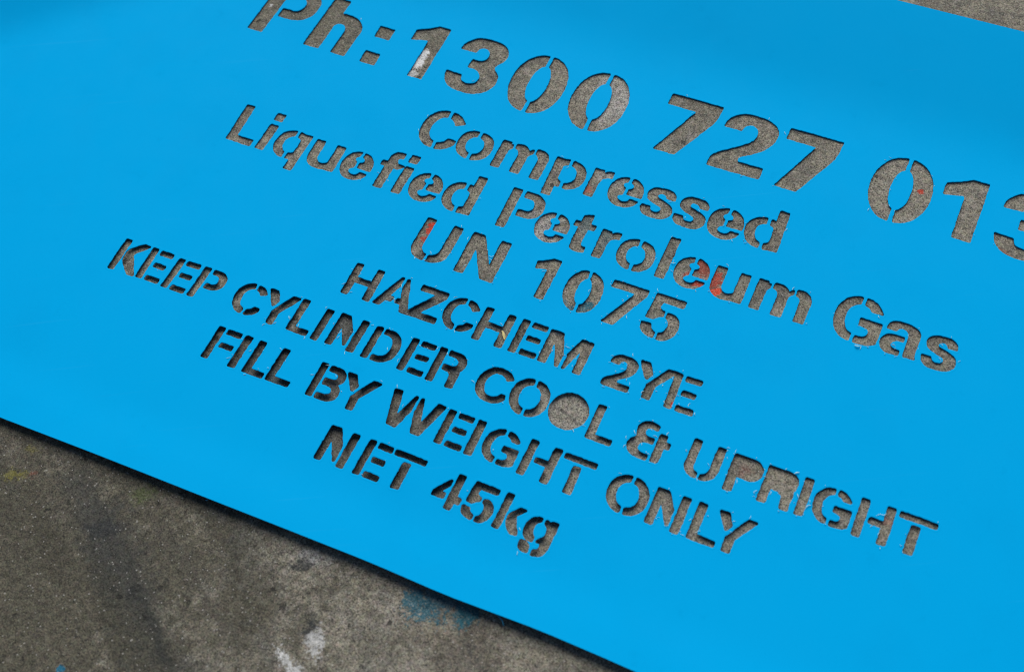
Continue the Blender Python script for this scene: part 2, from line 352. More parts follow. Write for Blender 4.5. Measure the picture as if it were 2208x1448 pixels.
def place(l, i, ch):
    ox, oy, sz, tr = LAY[l]
    adv = sum(ADV[c] for c in LINES[l][:i]) + i * tr * 1000
    bx, by = ox + sz * adv / 1000, oy
    k = sz / 1000
    A = [a for a in ANCH if a[0] == l and a[1] == i]
    px, py = pick([a[4] for a in A], [a[5] for a in A])
    u = np.array([a[2] for a in A], float)
    v = np.array([a[3] for a in A], float)
    uc, vc = ADV.get(ch, 500) / 2, 350.0
    # small affine correction (shift, widths) with priors towards the plain layout
    def fit(tgt, cols, pri):
        Am = np.array(cols).T
        Am = np.vstack([Am, np.diag(pri)])
        b = np.concatenate([tgt, np.zeros(len(pri))])
        return np.linalg.lstsq(Am, b, rcond=None)[0]
    one = np.ones(len(A))
    ex = (px - bx - k * u)
    ey = (py - by - k * v)
    cx = fit(ex, [one, (u - uc) * k, (v - vc) * k], [0.02, 0.005, 0.006])
    cy = fit(ey, [one, (v - vc) * k], [0.02, 0.006])
    # x = bx + k*u + cx0 + cx1*(u-uc)*k + cx2*(v-vc)*k
    return bx, by, k, uc, vc, cx, cy


def stamp(l, i, ch, key):
    bx, by, k, uc, vc, cx, cy = place(l, i, ch)
    g = k * 1000
    x0, x1 = bx - 0.25 * g, bx + 1.25 * g
    y0, y1 = by - 0.35 * g, by + 0.9 * g
    i0, i1 = max(0, int((x0 - X0) / CELL)), min(NX, int((x1 - X0) / CELL))
    j0, j1 = max(0, int((y0 - Y0) / CELL)), min(NY, int((y1 - Y0) / CELL))
    if i1 <= i0 or j1 <= j0: return
    X, Y = np.meshgrid(X0 + (np.arange(i0, i1) + .5) * CELL, Y0 + (np.arange(j0, j1) + .5) * CELL)
    X = X + WX[j0:j1, i0:i1]
    Y = Y + WY[j0:j1, i0:i1]
    V = (Y - by - cy[0] + cy[1] * vc * k) / (k * (1 + cy[1]))
    U = (X - bx - cx[0] + cx[1] * uc * k - cx[2] * (V - vc) * k) / (k * (1 + cx[1]))
    mask[j0:j1, i0:i1] |= raster(G[key], U, V)


def noise_grid(step, amp):
    a = rng.standard_normal((int(NY * CELL / step) + 3, int(NX * CELL / step) + 3)).astype(np.float32)
    ys = np.arange(NY) * CELL / step
    xs = np.arange(NX) * CELL / step
    jy, fy = ys.astype(int), ys - ys.astype(int)
    jx, fx = xs.astype(int), xs - xs.astype(int)
    fy = (fy * fy * (3 - 2 * fy))[:, None]
    fx = (fx * fx * (3 - 2 * fx))[None, :]
    b = a[jy] * (1 - fy) + a[jy + 1] * fy
    return amp * (b[:, jx] * (1 - fx) + b[:, jx + 1] * fx)


WX = noise_grid(0.0016, 0.00011) + noise_grid(0.005, 0.00008)
WY = noise_grid(0.0016, 0.00011) + noise_grid(0.005, 0.00008)

for l, s in enumerate(LINES):
    for i, ch in enumerate(s):
        if ch == ' ': continue
        stamp(l, i, ch, VAR.get((l, i), ch))
        if ch == 'm':
            G['_m1'] = [('R', 66, 0, 206, 520)]
            stamp(l, i, ch, 'm2')
            stamp(l, i, ch, '_m1')
# the bridges of the two m's are cut after their three stems are joined
def cut(l, i, ch, ops):
    global mask
    keep = mask.copy()
    G['_c'] = ops
    mask[:] = False
    stamp(l, i, ch, '_c')
    mask = keep & ~mask
cut(1, 2, 'm', [('R', 245, 330, 282, 560), ('R', 565, 330, 600, 560)])
cut(2, 18, 'm', [('R', 245, 330, 282, 560), ('R', 565, 330, 600, 560)])
print('raster', round(time.time() - T0, 1))


def edt(m, R):
    """distance in cells to the nearest True cell, exact up to R"""
    big = np.float32(1e3)
    d = np.where(m, np.float32(0), big)
    for _ in range(R):
        d[1:] = np.minimum(d[1:], d[:-1] + 1)
        d[:-1] = np.minimum(d[:-1], d[1:] + 1)
    d2 = np.minimum(d, R + 2) ** 2
    o = d2.copy()
    for k in range(1, R + 2):
        o[:, k:] = np.minimum(o[:, k:], d2[:, :-k] + k * k)
        o[:, :-k] = np.minimum(o[:, :-k], d2[:, k:] + k * k)
    return np.sqrt(o)


# the cutter has a round tip: holes cannot have corners tighter than its radius
GROW = 1.25
soft = (Y0 + (np.arange(NY) + .5) * CELL < -0.047)[:, None]
e_in = edt(~mask, 6)
m_a = edt(e_in > 3.0, 6) <= 3.0 + GROW
m_b = edt(e_in > 4.4, 7) <= 4.4 + GROW
mask = np.where(soft, m_b, m_a)
sd_f = edt(mask, 11) - edt(~mask, 11)         # >0 in the plastic, <0 in the hole, in cells
ker = np.array([1, 3, 4, 3, 1], np.float32) / 12
def blur(a):
    b = np.pad(a, ((0, 0), (2, 2)), mode='edge')
    a = sum(ker[k] * b[:, k:k + a.shape[1]] for k in range(5))
    b = np.pad(a, ((2, 2), (0, 0)), mode='edge')
    return sum(ker[k] * b[k:k + a.shape[0]] for k in range(5))
sd_f = blur(sd_f)
print('field', round(time.time() - T0, 1))


def contours(F, lev):
    """marching squares, returns closed loops in metres"""
    B = F < lev
    code = B[:-1, :-1] * 1 + B[:-1, 1:] * 2 + B[1:, 1:] * 4 + B[1:, :-1] * 8
    J, I = np.nonzero((code > 0) & (code < 15))
    cc = code[J, I]
    H, W = F.shape
    def pt(e, j, i):
        # edge ids: horizontal edge below cell (j,i) -> (0,j,i), vertical edge left -> (1,j,i)
        k, a, b = e
        a, b = j + a, i + b
        return (k * H + a) * W + b
    E = {0: (0, 0, 0), 1: (1, 0, 1), 2: (0, 1, 0), 3: (1, 0, 0)}
    # directed so that the hole (below level) is on the left
    T = {1: [(0, 3)], 2: [(1, 0)], 3: [(1, 3)], 4: [(2, 1)], 5: [(0, 1), (2, 3)], 6: [(2, 0)], 7: [(2, 3)], 8: [(3, 2)],
         9: [(0, 2)], 10: [(1, 2), (3, 0)], 11: [(1, 2)], 12: [(3, 1)], 13: [(0, 1)], 14: [(3, 0)]}
    nxt = {}
    for c, segs in T.items():
        s = cc == c
        jj, ii = J[s], I[s]
        for a, b in segs:
            ka = pt(E[a], jj, ii)
            kb = pt(E[b], jj, ii)
            nxt.update(zip(ka.tolist(), kb.tolist()))
    loops = []
    seen = set()
    for st in list(nxt):
        if st in seen: continue
        L = []
        c = st
        while c in nxt and c not in seen:
            seen.add(c)
            L.append(c)
            c = nxt[c]
        if c != st or len(L) < 12: continue
        a = np.array(L)
        k = a // (H * W)
        r = a % (H * W)
        j, i = r // W, r % W
        j2 = np.where(k == 1, j + 1, j)
        i2 = np.where(k == 0, i + 1, i)
        f0, f1 = F[j, i], F[j2, i2]
        t = (lev - f0) / (f1 - f0 + 1e-12)
        x = X0 + (i + (i2 - i) * t + .5) * CELL
        y = Y0 + (j + (j2 - j) * t + .5) * CELL
        loops.append(np.stack([x, y], 1))
    return loops


def simplify(L, tol):
    n = len(L)
    a = 0
    b = int(np.argmax(((L - L[0]) ** 2).sum(1)))
    keep = np.zeros(n + 1, bool)
    P = np.vstack([L, L[:1]])
    keep[[a, b, n]] = True
    st = [(a, b), (b, n)]
    while st:
        s, e = st.pop()
        if e - s < 2: continue
        d = P[e] - P[s]
        q = P[s + 1:e] - P[s]
        ln = np.hypot(*d) + 1e-15
        dist = np.abs(q[:, 0] * d[1] - q[:, 1] * d[0]) / ln
        k = int(np.argmax(dist))
        if dist[k] > tol:
            k += s + 1
            keep[k] = True
            st += [(s, k), (k, e)]
    return P[:-1][keep[:-1]]


LEVELS = [(0.0, 0.0), (3.2, 0.0), (5.0, 0.0001), (6.8, 0.0), (8.2, 0.0), (9.8, 0.0)]
edge_loops = contours(sd_f, 0.0)
edge_loops = [simplify(L, 0.00003) for L in edge_loops]
ring_loops = []
for lev, h in LEVELS[1:]:
    ring_loops += [(simplify(L, 0.00005), h) for L in contours(sd_f, lev)]
print('loops', len(edge_loops), sum(len(L) for L in edge_loops), len(ring_loops), sum(len(L) for L, h in ring_loops), round(time.time() - T0, 1))
# ------------------------------------------------------------------ materials
def mat(name):
    m = bpy.data.materials.new(name)
    m.use_nodes = True
    return m, m.node_tree, m.node_tree.nodes['Principled BSDF']


mb, nb, pb = mat('blue_plastic')
pb.inputs['Base Color'].default_value = (0.0, 0.385, 0.73, 1)
nl = mb.node_tree.links.new
def bn(t): return mb.node_tree.nodes.new(t)
btc = bn('ShaderNodeTexCoord')
def bnoise(scale, detail, rough, vec=None):
    n_ = bn('ShaderNodeTexNoise')
    nl(vec or btc.outputs['Object'], n_.inputs['Vector'])
    for k_, v_ in (('Scale', scale), ('Detail', detail), ('Roughness', rough)): n_.inputs[k_].default_value = v_
    return n_.outputs['Fac']
def brange(s, a, b_, c, d):
    n_ = bn('ShaderNodeMapRange')
    nl(s, n_.inputs['Value'])
    for k_, v_ in zip(('From Min', 'From Max', 'To Min', 'To Max'), (a, b_, c, d)): n_.inputs[k_].default_value = v_
    return n_.outputs['Result']
def bmix(f, a, b_):
    n_ = bn('ShaderNodeMix'); n_.data_type = 'RGBA'
    nl(f, n_.inputs[0])
    if isinstance(a, tuple): n_.inputs[6].default_value = (*a, 1)
    else: nl(a, n_.inputs[6])
    n_.inputs[7].default_value = (*b_, 1)
    return n_.outputs[2]
# handling smudges, faint dust and fine scuffs on the plastic
bc = bmix(brange(bnoise(14, 4, 0.6), 0.5, 0.75, 0, 0.5), (0.0, 0.353, 0.705), (0.0, 0.325, 0.66))
bc = bmix(brange(bnoise(60, 5, 0.7), 0.62, 0.74, 0, 0.22), bc, (0.0, 0.28, 0.57))
bmp_ = bn('ShaderNodeMapping'); bmp_.vector_type = 'TEXTURE'
nl(btc.outputs['Object'], bmp_.inputs['Vector'])
bmp_.inputs['Rotation'].default_value = (0, 0, 0.5)
bmp_.inputs['Scale'].default_value = (40, 1, 1)
bc = bmix(brange(bnoise(420, 2, 0.5, bmp_.outputs[0]), 0.70, 0.78, 0, 0.06), bc, (0.05, 0.45, 0.80))
bc = bmix(brange(bnoise(900, 2, 0.5), 0.735, 0.76, 0, 0.25), bc, (0.0, 0.22, 0.45))
nl(bc, pb.inputs['Base Color'])
nl(brange(bnoise(30, 4, 0.6), 0.3, 0.7, 0.36, 0.52), pb.inputs['Roughness'])
pb.inputs['Specular IOR Level'].default_value = 0.006

# ------------------------------------------------------------------ stencil sheet
SX0, SX1, SY0 = -0.62, 0.62, -0.2315
_, _ty = pick([1941, 2208], [0, 71])
SY1 = float(_ty.mean())
print('top edge', _ty)
verts, hz, edges = [], [], []
def add_loop(L, h):
    s = len(verts)
    n = len(L)
    for p in L:
        verts.append(Vector((float(p[0]), float(p[1]))))
        hz.append(h)
    for k in range(n): edges.append((s + k, s + (k + 1) % n))
    return s
for L in edge_loops: add_loop(L, 0.0)
N_EDGE = len(verts)
for L, h in ring_loops: add_loop(L, h)
# bottom edge follows the survey: very slightly wavy
bx = np.linspace(SX0, SX1, 90)
ex, ey = pick([0, 200, 450, 600, 800, 960, 1162, 1300, 1370], [899, 975.5, 1074.2, 1133, 1212, 1281.5, 1357, 1416, 1447])
by = np.interp(bx, ex, ey)
out = [(x, y) for x, y in zip(bx, by)] + [(x, SY1) for x in bx[::-1]]
# a few points up both ends
def ends(x, ya, yb, n): return [(x, ya + (yb - ya) * k / n) for k in range(1, n)]
out = [(x, y) for x, y in zip(bx, by)] + ends(SX1, by[-1], SY1, 30) + [(x, SY1) for x in bx[::-1]] + ends(SX0, SY1, by[0], 30)
s_out = add_loop(np.array(out), 0.0)
# inner points so that the bow of the sheet stays smooth
for gx in np.arange(SX0 + 0.008, SX1 - 0.004, 0.008):
    for gy in np.arange(SY0 + 0.010, SY1 - 0.004, 0.008):
        ii, jj = int((gx - X0) / CELL), int((gy - Y0) / CELL)
        if 0 <= ii < NX and 0 <= jj < NY and sd_f[jj, ii] < 10.6: continue
        verts.append(Vector((float(gx), float(gy))))
        hz.append(0.0)
t1 = time.time()
vo, eo, fo, ov, oe, of = delaunay_2d_cdt(verts, edges, [], 0, 1e-7)
print('cdt', len(verts), len(vo), len(fo), round(time.time() - t1, 1))
V = np.array([(p[0], p[1]) for p in vo])
H = np.array([hz[o[0]] if o else 0.0 for o in ov])
F = np.array(fo)
c = V[F].mean(1)
# keep triangles inside the sheet and outside the holes (sample the field, bilinear)
gx = (c[:, 0] - X0) / CELL - .5
gy = (c[:, 1] - Y0) / CELL - .5
ins = (gx > 1) & (gx < NX - 2) & (gy > 1) & (gy < NY - 2)
val = np.full(len(c), 9.0)
i0, j0 = gx[ins].astype(int), gy[ins].astype(int)
fx, fy = gx[ins] - i0, gy[ins] - j0
val[ins] = (sd_f[j0, i0] * (1 - fx) + sd_f[j0, i0 + 1] * fx) * (1 - fy) + (sd_f[j0 + 1, i0] * (1 - fx) + sd_f[j0 + 1, i0 + 1] * fx) * fy
# exact test: triangles whose corners all lie on hole loops are tested by winding
isE = np.array([bool(o) and o[0] < N_EDGE for o in ov])
allE = isE[F].all(1)
loops_xy = edge_loops
boxes = [(L.min(0), L.max(0)) for L in loops_xy]
keep = val > 0
def inside(p):
    r = False
    for L, (a, b) in zip(loops_xy, boxes):
        if p[0] < a[0] or p[0] > b[0] or p[1] < a[1] or p[1] > b[1]: continue
        x, y = L[:, 0], L[:, 1]
        x2, y2 = np.roll(x, -1), np.roll(y, -1)
        cr = (y > p[1]) != (y2 > p[1])
        xi = x[cr] + (p[1] - y[cr]) * (x2[cr] - x[cr]) / (y2[cr] - y[cr])
        r ^= bool(((p[0] < xi).sum()) % 2)
    return r
for k in np.nonzero(allE | (np.abs(val) < 0.6))[0]:
    keep[k] = not inside(c[k])
cb = np.interp(c[:, 0], bx, by)
keep &= (c[:, 1] > cb - 1e-6) & (c[:, 1] < SY1 + 1e-6) & (c[:, 0] > SX0) & (c[:, 0] < SX1)
F = F[keep]
used = np.unique(F)
remap = -np.ones(len(V), int)
remap[used] = np.arange(len(used))
F = remap[F]
V, H = V[used], H[used]
n = len(V)
zt = surf(V[:, 0], V[:, 1])
top = np.column_stack([V, zt + H])
bot = np.column_stack([V, zt - THICK])
# boundary edges
a = np.concatenate([F[:, [0, 1]], F[:, [1, 2]], F[:, [2, 0]]])
key = np.sort(a, 1)
kk = key[:, 0].astype(np.int64) * n + key[:, 1]
u_, inv, cnt = np.unique(kk, return_inverse=True, return_counts=True)
bd = a[cnt[inv] == 1]
faces = F.tolist() + (F[:, ::-1] + n).tolist() + [[int(q), int(p), int(p) + n, int(q) + n] for p, q in bd]
me = bpy.data.meshes.new('stencil_sheet')
me.from_pydata(np.vstack([top, bot]).tolist(), [], faces)
me.validate()
me.shade_smooth()
me.set_sharp_from_angle(angle=math.radians(45))
sheet = link('stencil_sheet', me, mb)
tag(sheet, 'bright blue plastic stencil sheet with cut-out letters lying on grey concrete', 'stencil')
print('sheet', len(faces), round(time.time() - T0, 1))
# ------------------------------------------------------------------ concrete
mc, nc, pc = mat('weathered_concrete')
LK = nc.links.new
def node(t, **kw):
    n_ = nc.nodes.new(t)
    for k, v in kw.items(): setattr(n_, k, v)
    return n_
def setin(n_, **kw):
    for k, v in kw.items(): n_.inputs[k.replace('_', ' ')].default_value = v
    return n_
tc = node('ShaderNodeTexCoord')
OBJ = tc.outputs['Object']
def noise(scale, detail=3.0, rough=0.55, vec=None, dist=0.0):
    n_ = node('ShaderNodeTexNoise')
    LK(vec or OBJ, n_.inputs['Vector'])
    setin(n_, Scale=scale, Detail=detail, Roughness=rough, Distortion=dist)
    return n_
def rng_(src, a, b, c=0.0, d=1.0, smooth=False):
    n_ = node('ShaderNodeMapRange')
    if smooth: n_.interpolation_type = 'SMOOTHSTEP'
    LK(src, n_.inputs['Value'])
    for k, v in zip(('From Min', 'From Max', 'To Min', 'To Max'), (a, b, c, d)): n_.inputs[k].default_value = v
    return n_.outputs['Result']
def mth(op, a, b=None, clamp=False):
    n_ = node('ShaderNodeMath', operation=op)
    n_.use_clamp = clamp
    for k, s in enumerate((a, b)):
        if s is None: continue
        if isinstance(s, (int, float)): n_.inputs[k].default_value = s
        else: LK(s, n_.inputs[k])
    return n_.outputs[0]
def mix(fac, a, b, blend='MIX'):
    n_ = node('ShaderNodeMix', data_type='RGBA', blend_type=blend)
    for k, s in ((0, fac), (6, a), (7, b)):
        if isinstance(s, (int, float)): n_.inputs[k].default_value = s
        elif isinstance(s, tuple): n_.inputs[k].default_value = (*s, 1)
        else: LK(s, n_.inputs[k])
    return n_.outputs[2]
# warped coordinates shared by the marks
nw = noise(110, 7, 0.72)
wsub = node('ShaderNodeVectorMath', operation='SUBTRACT')
LK(nw.outputs['Color'], wsub.inputs[0]); wsub.inputs[1].default_value = (0.5, 0.5, 0.5)
wsc = node('ShaderNodeVectorMath', operation='SCALE')
LK(wsub.outputs[0], wsc.inputs[0]); wsc.inputs['Scale'].default_value = 0.014
wadd = node('ShaderNodeVectorMath', operation='ADD')
LK(OBJ, wadd.inputs[0]); LK(wsc.outputs[0], wadd.inputs[1])
WRP = wadd.outputs[0]
chip = noise(380, 6, 0.78).outputs['Fac']

big = noise(9, 5, 0.6).outputs['Fac']
mid = noise(55, 5, 0.65).outputs['Fac']
gr1 = noise(1050, 3, 0.65).outputs['Fac']
gr2 = noise(2000, 2, 0.6)
col = mix(rng_(big, 0.3, 0.7), (0.170, 0.153, 0.112), (0.250, 0.226, 0.174))
col = mix(mth('MULTIPLY', rng_(mid, 0.46, 0.66, 0, 1, True), 0.7), col, (0.12, 0.114, 0.096))
col = mix(mth('MULTIPLY', rng_(noise(180, 6, 0.7).outputs['Fac'], 0.50, 0.66, 0, 1, True), 0.55), col, (0.10, 0.096, 0.082))
col = mix(mth('MULTIPLY', rng_(noise(85, 5, 0.65, dist=0.4).outputs['Fac'], 0.54, 0.70, 0, 1, True), 0.45), col, (0.30, 0.28, 0.24))
col = mix(mth('MULTIPLY', rng_(noise(28, 4, 0.6, dist=0.5).outputs['Fac'], 0.5, 0.72, 0, 1, True), 0.5), col, (0.20, 0.17, 0.12))
# broad stains and worn patches
col = mix(mth('MULTIPLY', rng_(noise(38, 8, 0.74, dist=0.8).outputs['Fac'], 0.50, 0.60, 0, 1, True), 0.42), col, (0.085, 0.082, 0.068))
col = mix(mth('MULTIPLY', rng_(noise(24, 8, 0.72, dist=0.6).outputs['Fac'], 0.56, 0.66, 0, 1, True), 0.5), col, (0.29, 0.265, 0.215))
streakmap = node('ShaderNodeMapping', vector_type='TEXTURE')
LK(OBJ, streakmap.inputs['Vector'])
streakmap.inputs['Rotation'].default_value = (0, 0, math.radians(-35))
streakmap.inputs['Scale'].default_value = (5, 1, 1)
stre = noise(22, 5, 0.6, streakmap.outputs[0]).outputs['Fac']
za = node('ShaderNodeAttribute'); za.attribute_name = 'drag_zone'
zone = za.outputs['Fac']
col = mix(mth('MULTIPLY', mth('MULTIPLY', rng_(stre, 0.44, 0.56, 0, 1, True), zone), 0.9), col, (0.030, 0.033, 0.030))
sa = node('ShaderNodeAttribute'); sa.attribute_name = 'stain'
col = mix(sa.outputs['Alpha'], col, sa.outputs['Color'])
scrm = node('ShaderNodeMapping', vector_type='TEXTURE')
LK(WRP, scrm.inputs['Vector'])
scrm.inputs['Rotation'].default_value = (0, 0, math.radians(-28))
scrm.inputs['Scale'].default_value = (14, 1, 1)
scr = noise(260, 3, 0.6, scrm.outputs[0]).outputs['Fac']
col = mix(mth('MULTIPLY', mth('MULTIPLY', rng_(scr, 0.60, 0.68, 0, 1, True), rng_(big, 0.45, 0.6)), 0.55), col, (0.05, 0.05, 0.045))
# grain: dark and light mineral specks
spk = node('ShaderNodeTexVoronoi')
LK(OBJ, spk.inputs['Vector']); spk.inputs['Scale'].default_value = 1500
sepc = node('ShaderNodeSeparateColor')
LK(spk.outputs['Color'], sepc.inputs[0])
gv = mth('ADD', mth('MULTIPLY', mth('SUBTRACT', sepc.outputs[0], 0.5), 0.9), mth('MULTIPLY', mth('SUBTRACT', gr1, 0.5), 2.7))
gv = mth('ADD', gv, mth('MULTIPLY', mth('SUBTRACT', gr2.outputs['Fac'], 0.5), 1.5))
gv = mth('ADD', gv, mth('MULTIPLY', mth('SUBTRACT', noise(230, 7, 0.72).outputs['Fac'], 0.5), 2.2))
gain = mth('MAXIMUM', mth('ADD', gv, 1.0), 0.25)
vm = node('ShaderNodeVectorMath', operation='SCALE')
LK(col, vm.inputs[0]); LK(gain, vm.inputs['Scale'])
col = vm.outputs[0]
hue = noise(420, 2, 0.5).outputs['Color']
col = mix(0.14, col, hue, 'OVERLAY')
col = mix(mth('MULTIPLY', rng_(sepc.outputs[1], 0.99, 0.992), 0.6), col, (0.42, 0.40, 0.36))
col = mix(mth('MULTIPLY', rng_(sepc.outputs[2], 0.95, 0.96), 0.7), col, (0.03, 0.03, 0.028))
pit = node('ShaderNodeTexVoronoi')
LK(WRP, pit.inputs['Vector']); pit.inputs['Scale'].default_value = 105
psep = node('ShaderNodeSeparateColor'); LK(pit.outputs['Color'], psep.inputs[0])
pitm = mth('MULTIPLY', rng_(pit.outputs['Distance'], 0.22, 0.08, 0, 1, True), rng_(psep.outputs[0], 0.74, 0.88))
col = mix(mth('MULTIPLY', pitm, 0.8), col, (0.025, 0.024, 0.02))
# paint that has dripped and worn
worn = rng_(mth('ADD', mth('MULTIPLY', gr1, 0.7), mth('MULTIPLY', chip, 0.3)), 0.62, 0.52, 0.25, 1.0, True)
pgain = mth('ADD', mth('MULTIPLY', mth('SUBTRACT', gain, 1.0), 0.6), 1.0)
pa = node('ShaderNodeAttribute'); pa.attribute_name = 'paint'
pe = node('ShaderNodeAttribute'); pe.attribute_name = 'paint_edge'
pes = node('ShaderNodeSeparateColor'); LK(pe.outputs['Color'], pes.inputs[0])
# paint_edge: distance to the rim of the mark, how chipped it is, how soft its rim is
dd = mth('ADD', pes.outputs[0], mth('MULTIPLY', mth('SUBTRACT', chip, 0.5), pes.outputs[1]))
edge = mth('ADD', mth('DIVIDE', mth('SUBTRACT', 1.0, dd), mth('MULTIPLY', pes.outputs[2], 2.0)), 0.5, clamp=True)
pg = node('ShaderNodeVectorMath', operation='SCALE')
LK(pa.outputs['Color'], pg.inputs[0]); LK(pgain, pg.inputs['Scale'])
col = mix(mth('MULTIPLY', mth('MULTIPLY', edge, pa.outputs['Alpha']), worn), col, pg.outputs[0])
LK(col, pc.inputs['Base Color'])
pc.inputs['Roughness'].default_value = 0.85
pc.inputs['Specular IOR Level'].default_value = 0.3
hgt = mth('ADD', mth('MULTIPLY', gr1, 0.00035), mth('MULTIPLY', gr2.outputs['Fac'], 0.00012))
hgt = mth('ADD', hgt, mth('MULTIPLY', mid, 0.0012))
hgt = mth('ADD', hgt, mth('MULTIPLY', noise(230, 7, 0.72).outputs['Fac'], 0.0007))
hgt = mth('SUBTRACT', hgt, mth('MULTIPLY', pitm, 0.0006))
bmp = node('ShaderNodeBump')
bmp.inputs['Distance'].default_value = 1.0
bmp.inputs['Strength'].default_value = 0.9
LK(hgt, bmp.inputs['Height'])
LK(bmp.outputs[0], pc.inputs['Normal'])


def lattice(seed):
    r = np.random.default_rng(seed).random((257, 257)).astype(np.float32)
    def f(x, y):
        xi, yi = np.floor(x).astype(int), np.floor(y).astype(int)
        a, b = x - xi, y - yi
        a, b = a * a * (3 - 2 * a), b * b * (3 - 2 * b)
        xi, yi = xi % 256, yi % 256
        return (r[yi, xi] * (1 - a) + r[yi, xi + 1] * a) * (1 - b) + (r[yi + 1, xi] * (1 - a) + r[yi + 1, xi + 1] * a) * b
    return f


def fbm(x, y, scale, octs, seed, rough=0.6):
    s, a, t = 0, 1.0, 0
    for o in range(octs):
        s = s + a * lattice(seed + o)(x * scale * 2 ** o + 31.7 * o, y * scale * 2 ** o + 17.3 * o)
        t += a
        a *= rough
    return s / t - 0.5


FX0, FX1, FY0, FY1, FC = -0.42, 0.46, -0.42, 0.37, 0.0015
gx_ = np.arange(FX0, FX1 + 1e-9, FC)
gy_ = np.arange(FY0, FY1 + 1e-9, FC)
nx_, ny_ = len(gx_), len(gy_)
PX, PY = [q.ravel() for q in np.meshgrid(gx_, gy_)]
wx_ = PX + 0.011 * fbm(PX, PY, 90, 4, 100, 0.65)
wy_ = PY + 0.011 * fbm(PX, PY, 90, 4, 200, 0.65)
brk = fbm(PX, PY, 260, 3, 300, 0.7)
brk2 = fbm(PX, PY, 60, 5, 400, 0.7)


def dist(px, py, rx, ry, ang):
    """scaled distance from a mark at a surveyed photograph position, 1 on its rim"""
    x, y = pick([px], [py], 0.0)
    t = math.radians(ang + 20)
    dx, dy = wx_ - x[0], wy_ - y[0]
    a = (dx * math.cos(t) + dy * math.sin(t)) / (rx * 0.0003)
    b = (-dx * math.sin(t) + dy * math.cos(t)) / (ry * 0.00034)
    return np.hypot(a, b)


st = np.zeros((len(PX), 4), np.float32)
for (px, py, rx, ry, an, k, c) in [
        (90, 1230, 460, 340, -30, 0.85, (0.066, 0.060, 0.040)),
        (700, 830, 330, 180, -5, 0.75, (0.095, 0.090, 0.075)), (780, 1010, 220, 70, -5, 0.5, (0.10, 0.095, 0.08)),
        (700, 50, 330, 120, -5, 0.65, (0.105, 0.098, 0.07)), (1225, 885, 70, 60, 0, 0.65, (0.27, 0.25, 0.205)), (1350, 1080, 300, 120, 0, 0.3, (0.25, 0.23, 0.19)), (2000, 420, 200, 120, 0, 0.3, (0.26, 0.24, 0.19)),
        (880, 690, 190, 60, 0, 0.7, (0.055, 0.062, 0.062)), (560, 850, 120, 120, 0, 0.5, (0.05, 0.058, 0.06)),
        (900, 790, 150, 70, 0, 0.4, (0.05, 0.056, 0.056)), (190, 1085, 130, 34, -55, 0.42, (0.040, 0.041, 0.037)), (245, 1175, 150, 34, -52, 0.42, (0.040, 0.041, 0.037)), (300, 1290, 150, 30, -56, 0.42, (0.040, 0.041, 0.037)), (345, 1385, 110, 10, -57, 0.6, (0.02, 0.022, 0.02)), (215, 1240, 120, 14, -54, 0.5, (0.035, 0.036, 0.03)), (420, 1250, 160, 14, -50, 0.4, (0.06, 0.055, 0.045)), (95, 1130, 120, 16, -58, 0.4, (0.05, 0.045, 0.03)),
        (60, 960, 120, 60, 0, 0.3, (0.06, 0.055, 0.04)), (1000, 1400, 60, 50, 20, 0.6, (0.06, 0.05, 0.036)),
        (920, 550, 18, 40, 0, 0.7, (0.045, 0.05, 0.05)), (1330, 230, 45, 70, 0, 0.75, (0.34, 0.32, 0.29)),
        (1180, 495, 40, 45, 0, 0.65, (0.33, 0.31, 0.29)), (1320, 380, 30, 20, 0, 0.4, (0.3, 0.29, 0.28)),
        (665, 1205, 36, 12, 0, 0.7, (0.30, 0.29, 0.27)), 
        (1065, 310, 16, 22, 0, 0.6, (0.04, 0.055, 0.055)), (1660, 610, 40, 40, 0, 0.4, (0.07, 0.07, 0.07)),
        (620, 30, 60, 30, 0, 0.3, (0.08, 0.08, 0.06))]:
    m = ss((1.55 - (dist(px, py, rx, ry, an) + brk * 1.3 + brk2 * 1.6)) / 1.1) * k
    al = st[:, 3] + m - st[:, 3] * m
    w_ = np.where(al > 1e-6, m / np.maximum(al, 1e-6), 0)[:, None]
    st[:, :3] = st[:, :3] * (1 - w_) + np.array(c, np.float32) * w_
    st[:, 3] = al
RED, WHT, TEAL, YEL, GRN, BLK = (0.45, 0.035, 0.012), (0.62, 0.62, 0.60), (0.0, 0.10, 0.145), (0.30, 0.27, 0.02), (0.09, 0.13, 0.03), (0.02, 0.024, 0.026)
pt = np.zeros((len(PX), 4), np.float32)
ed = np.tile(np.array([4.0, 1.0, 0.2], np.float32), (len(PX), 1))
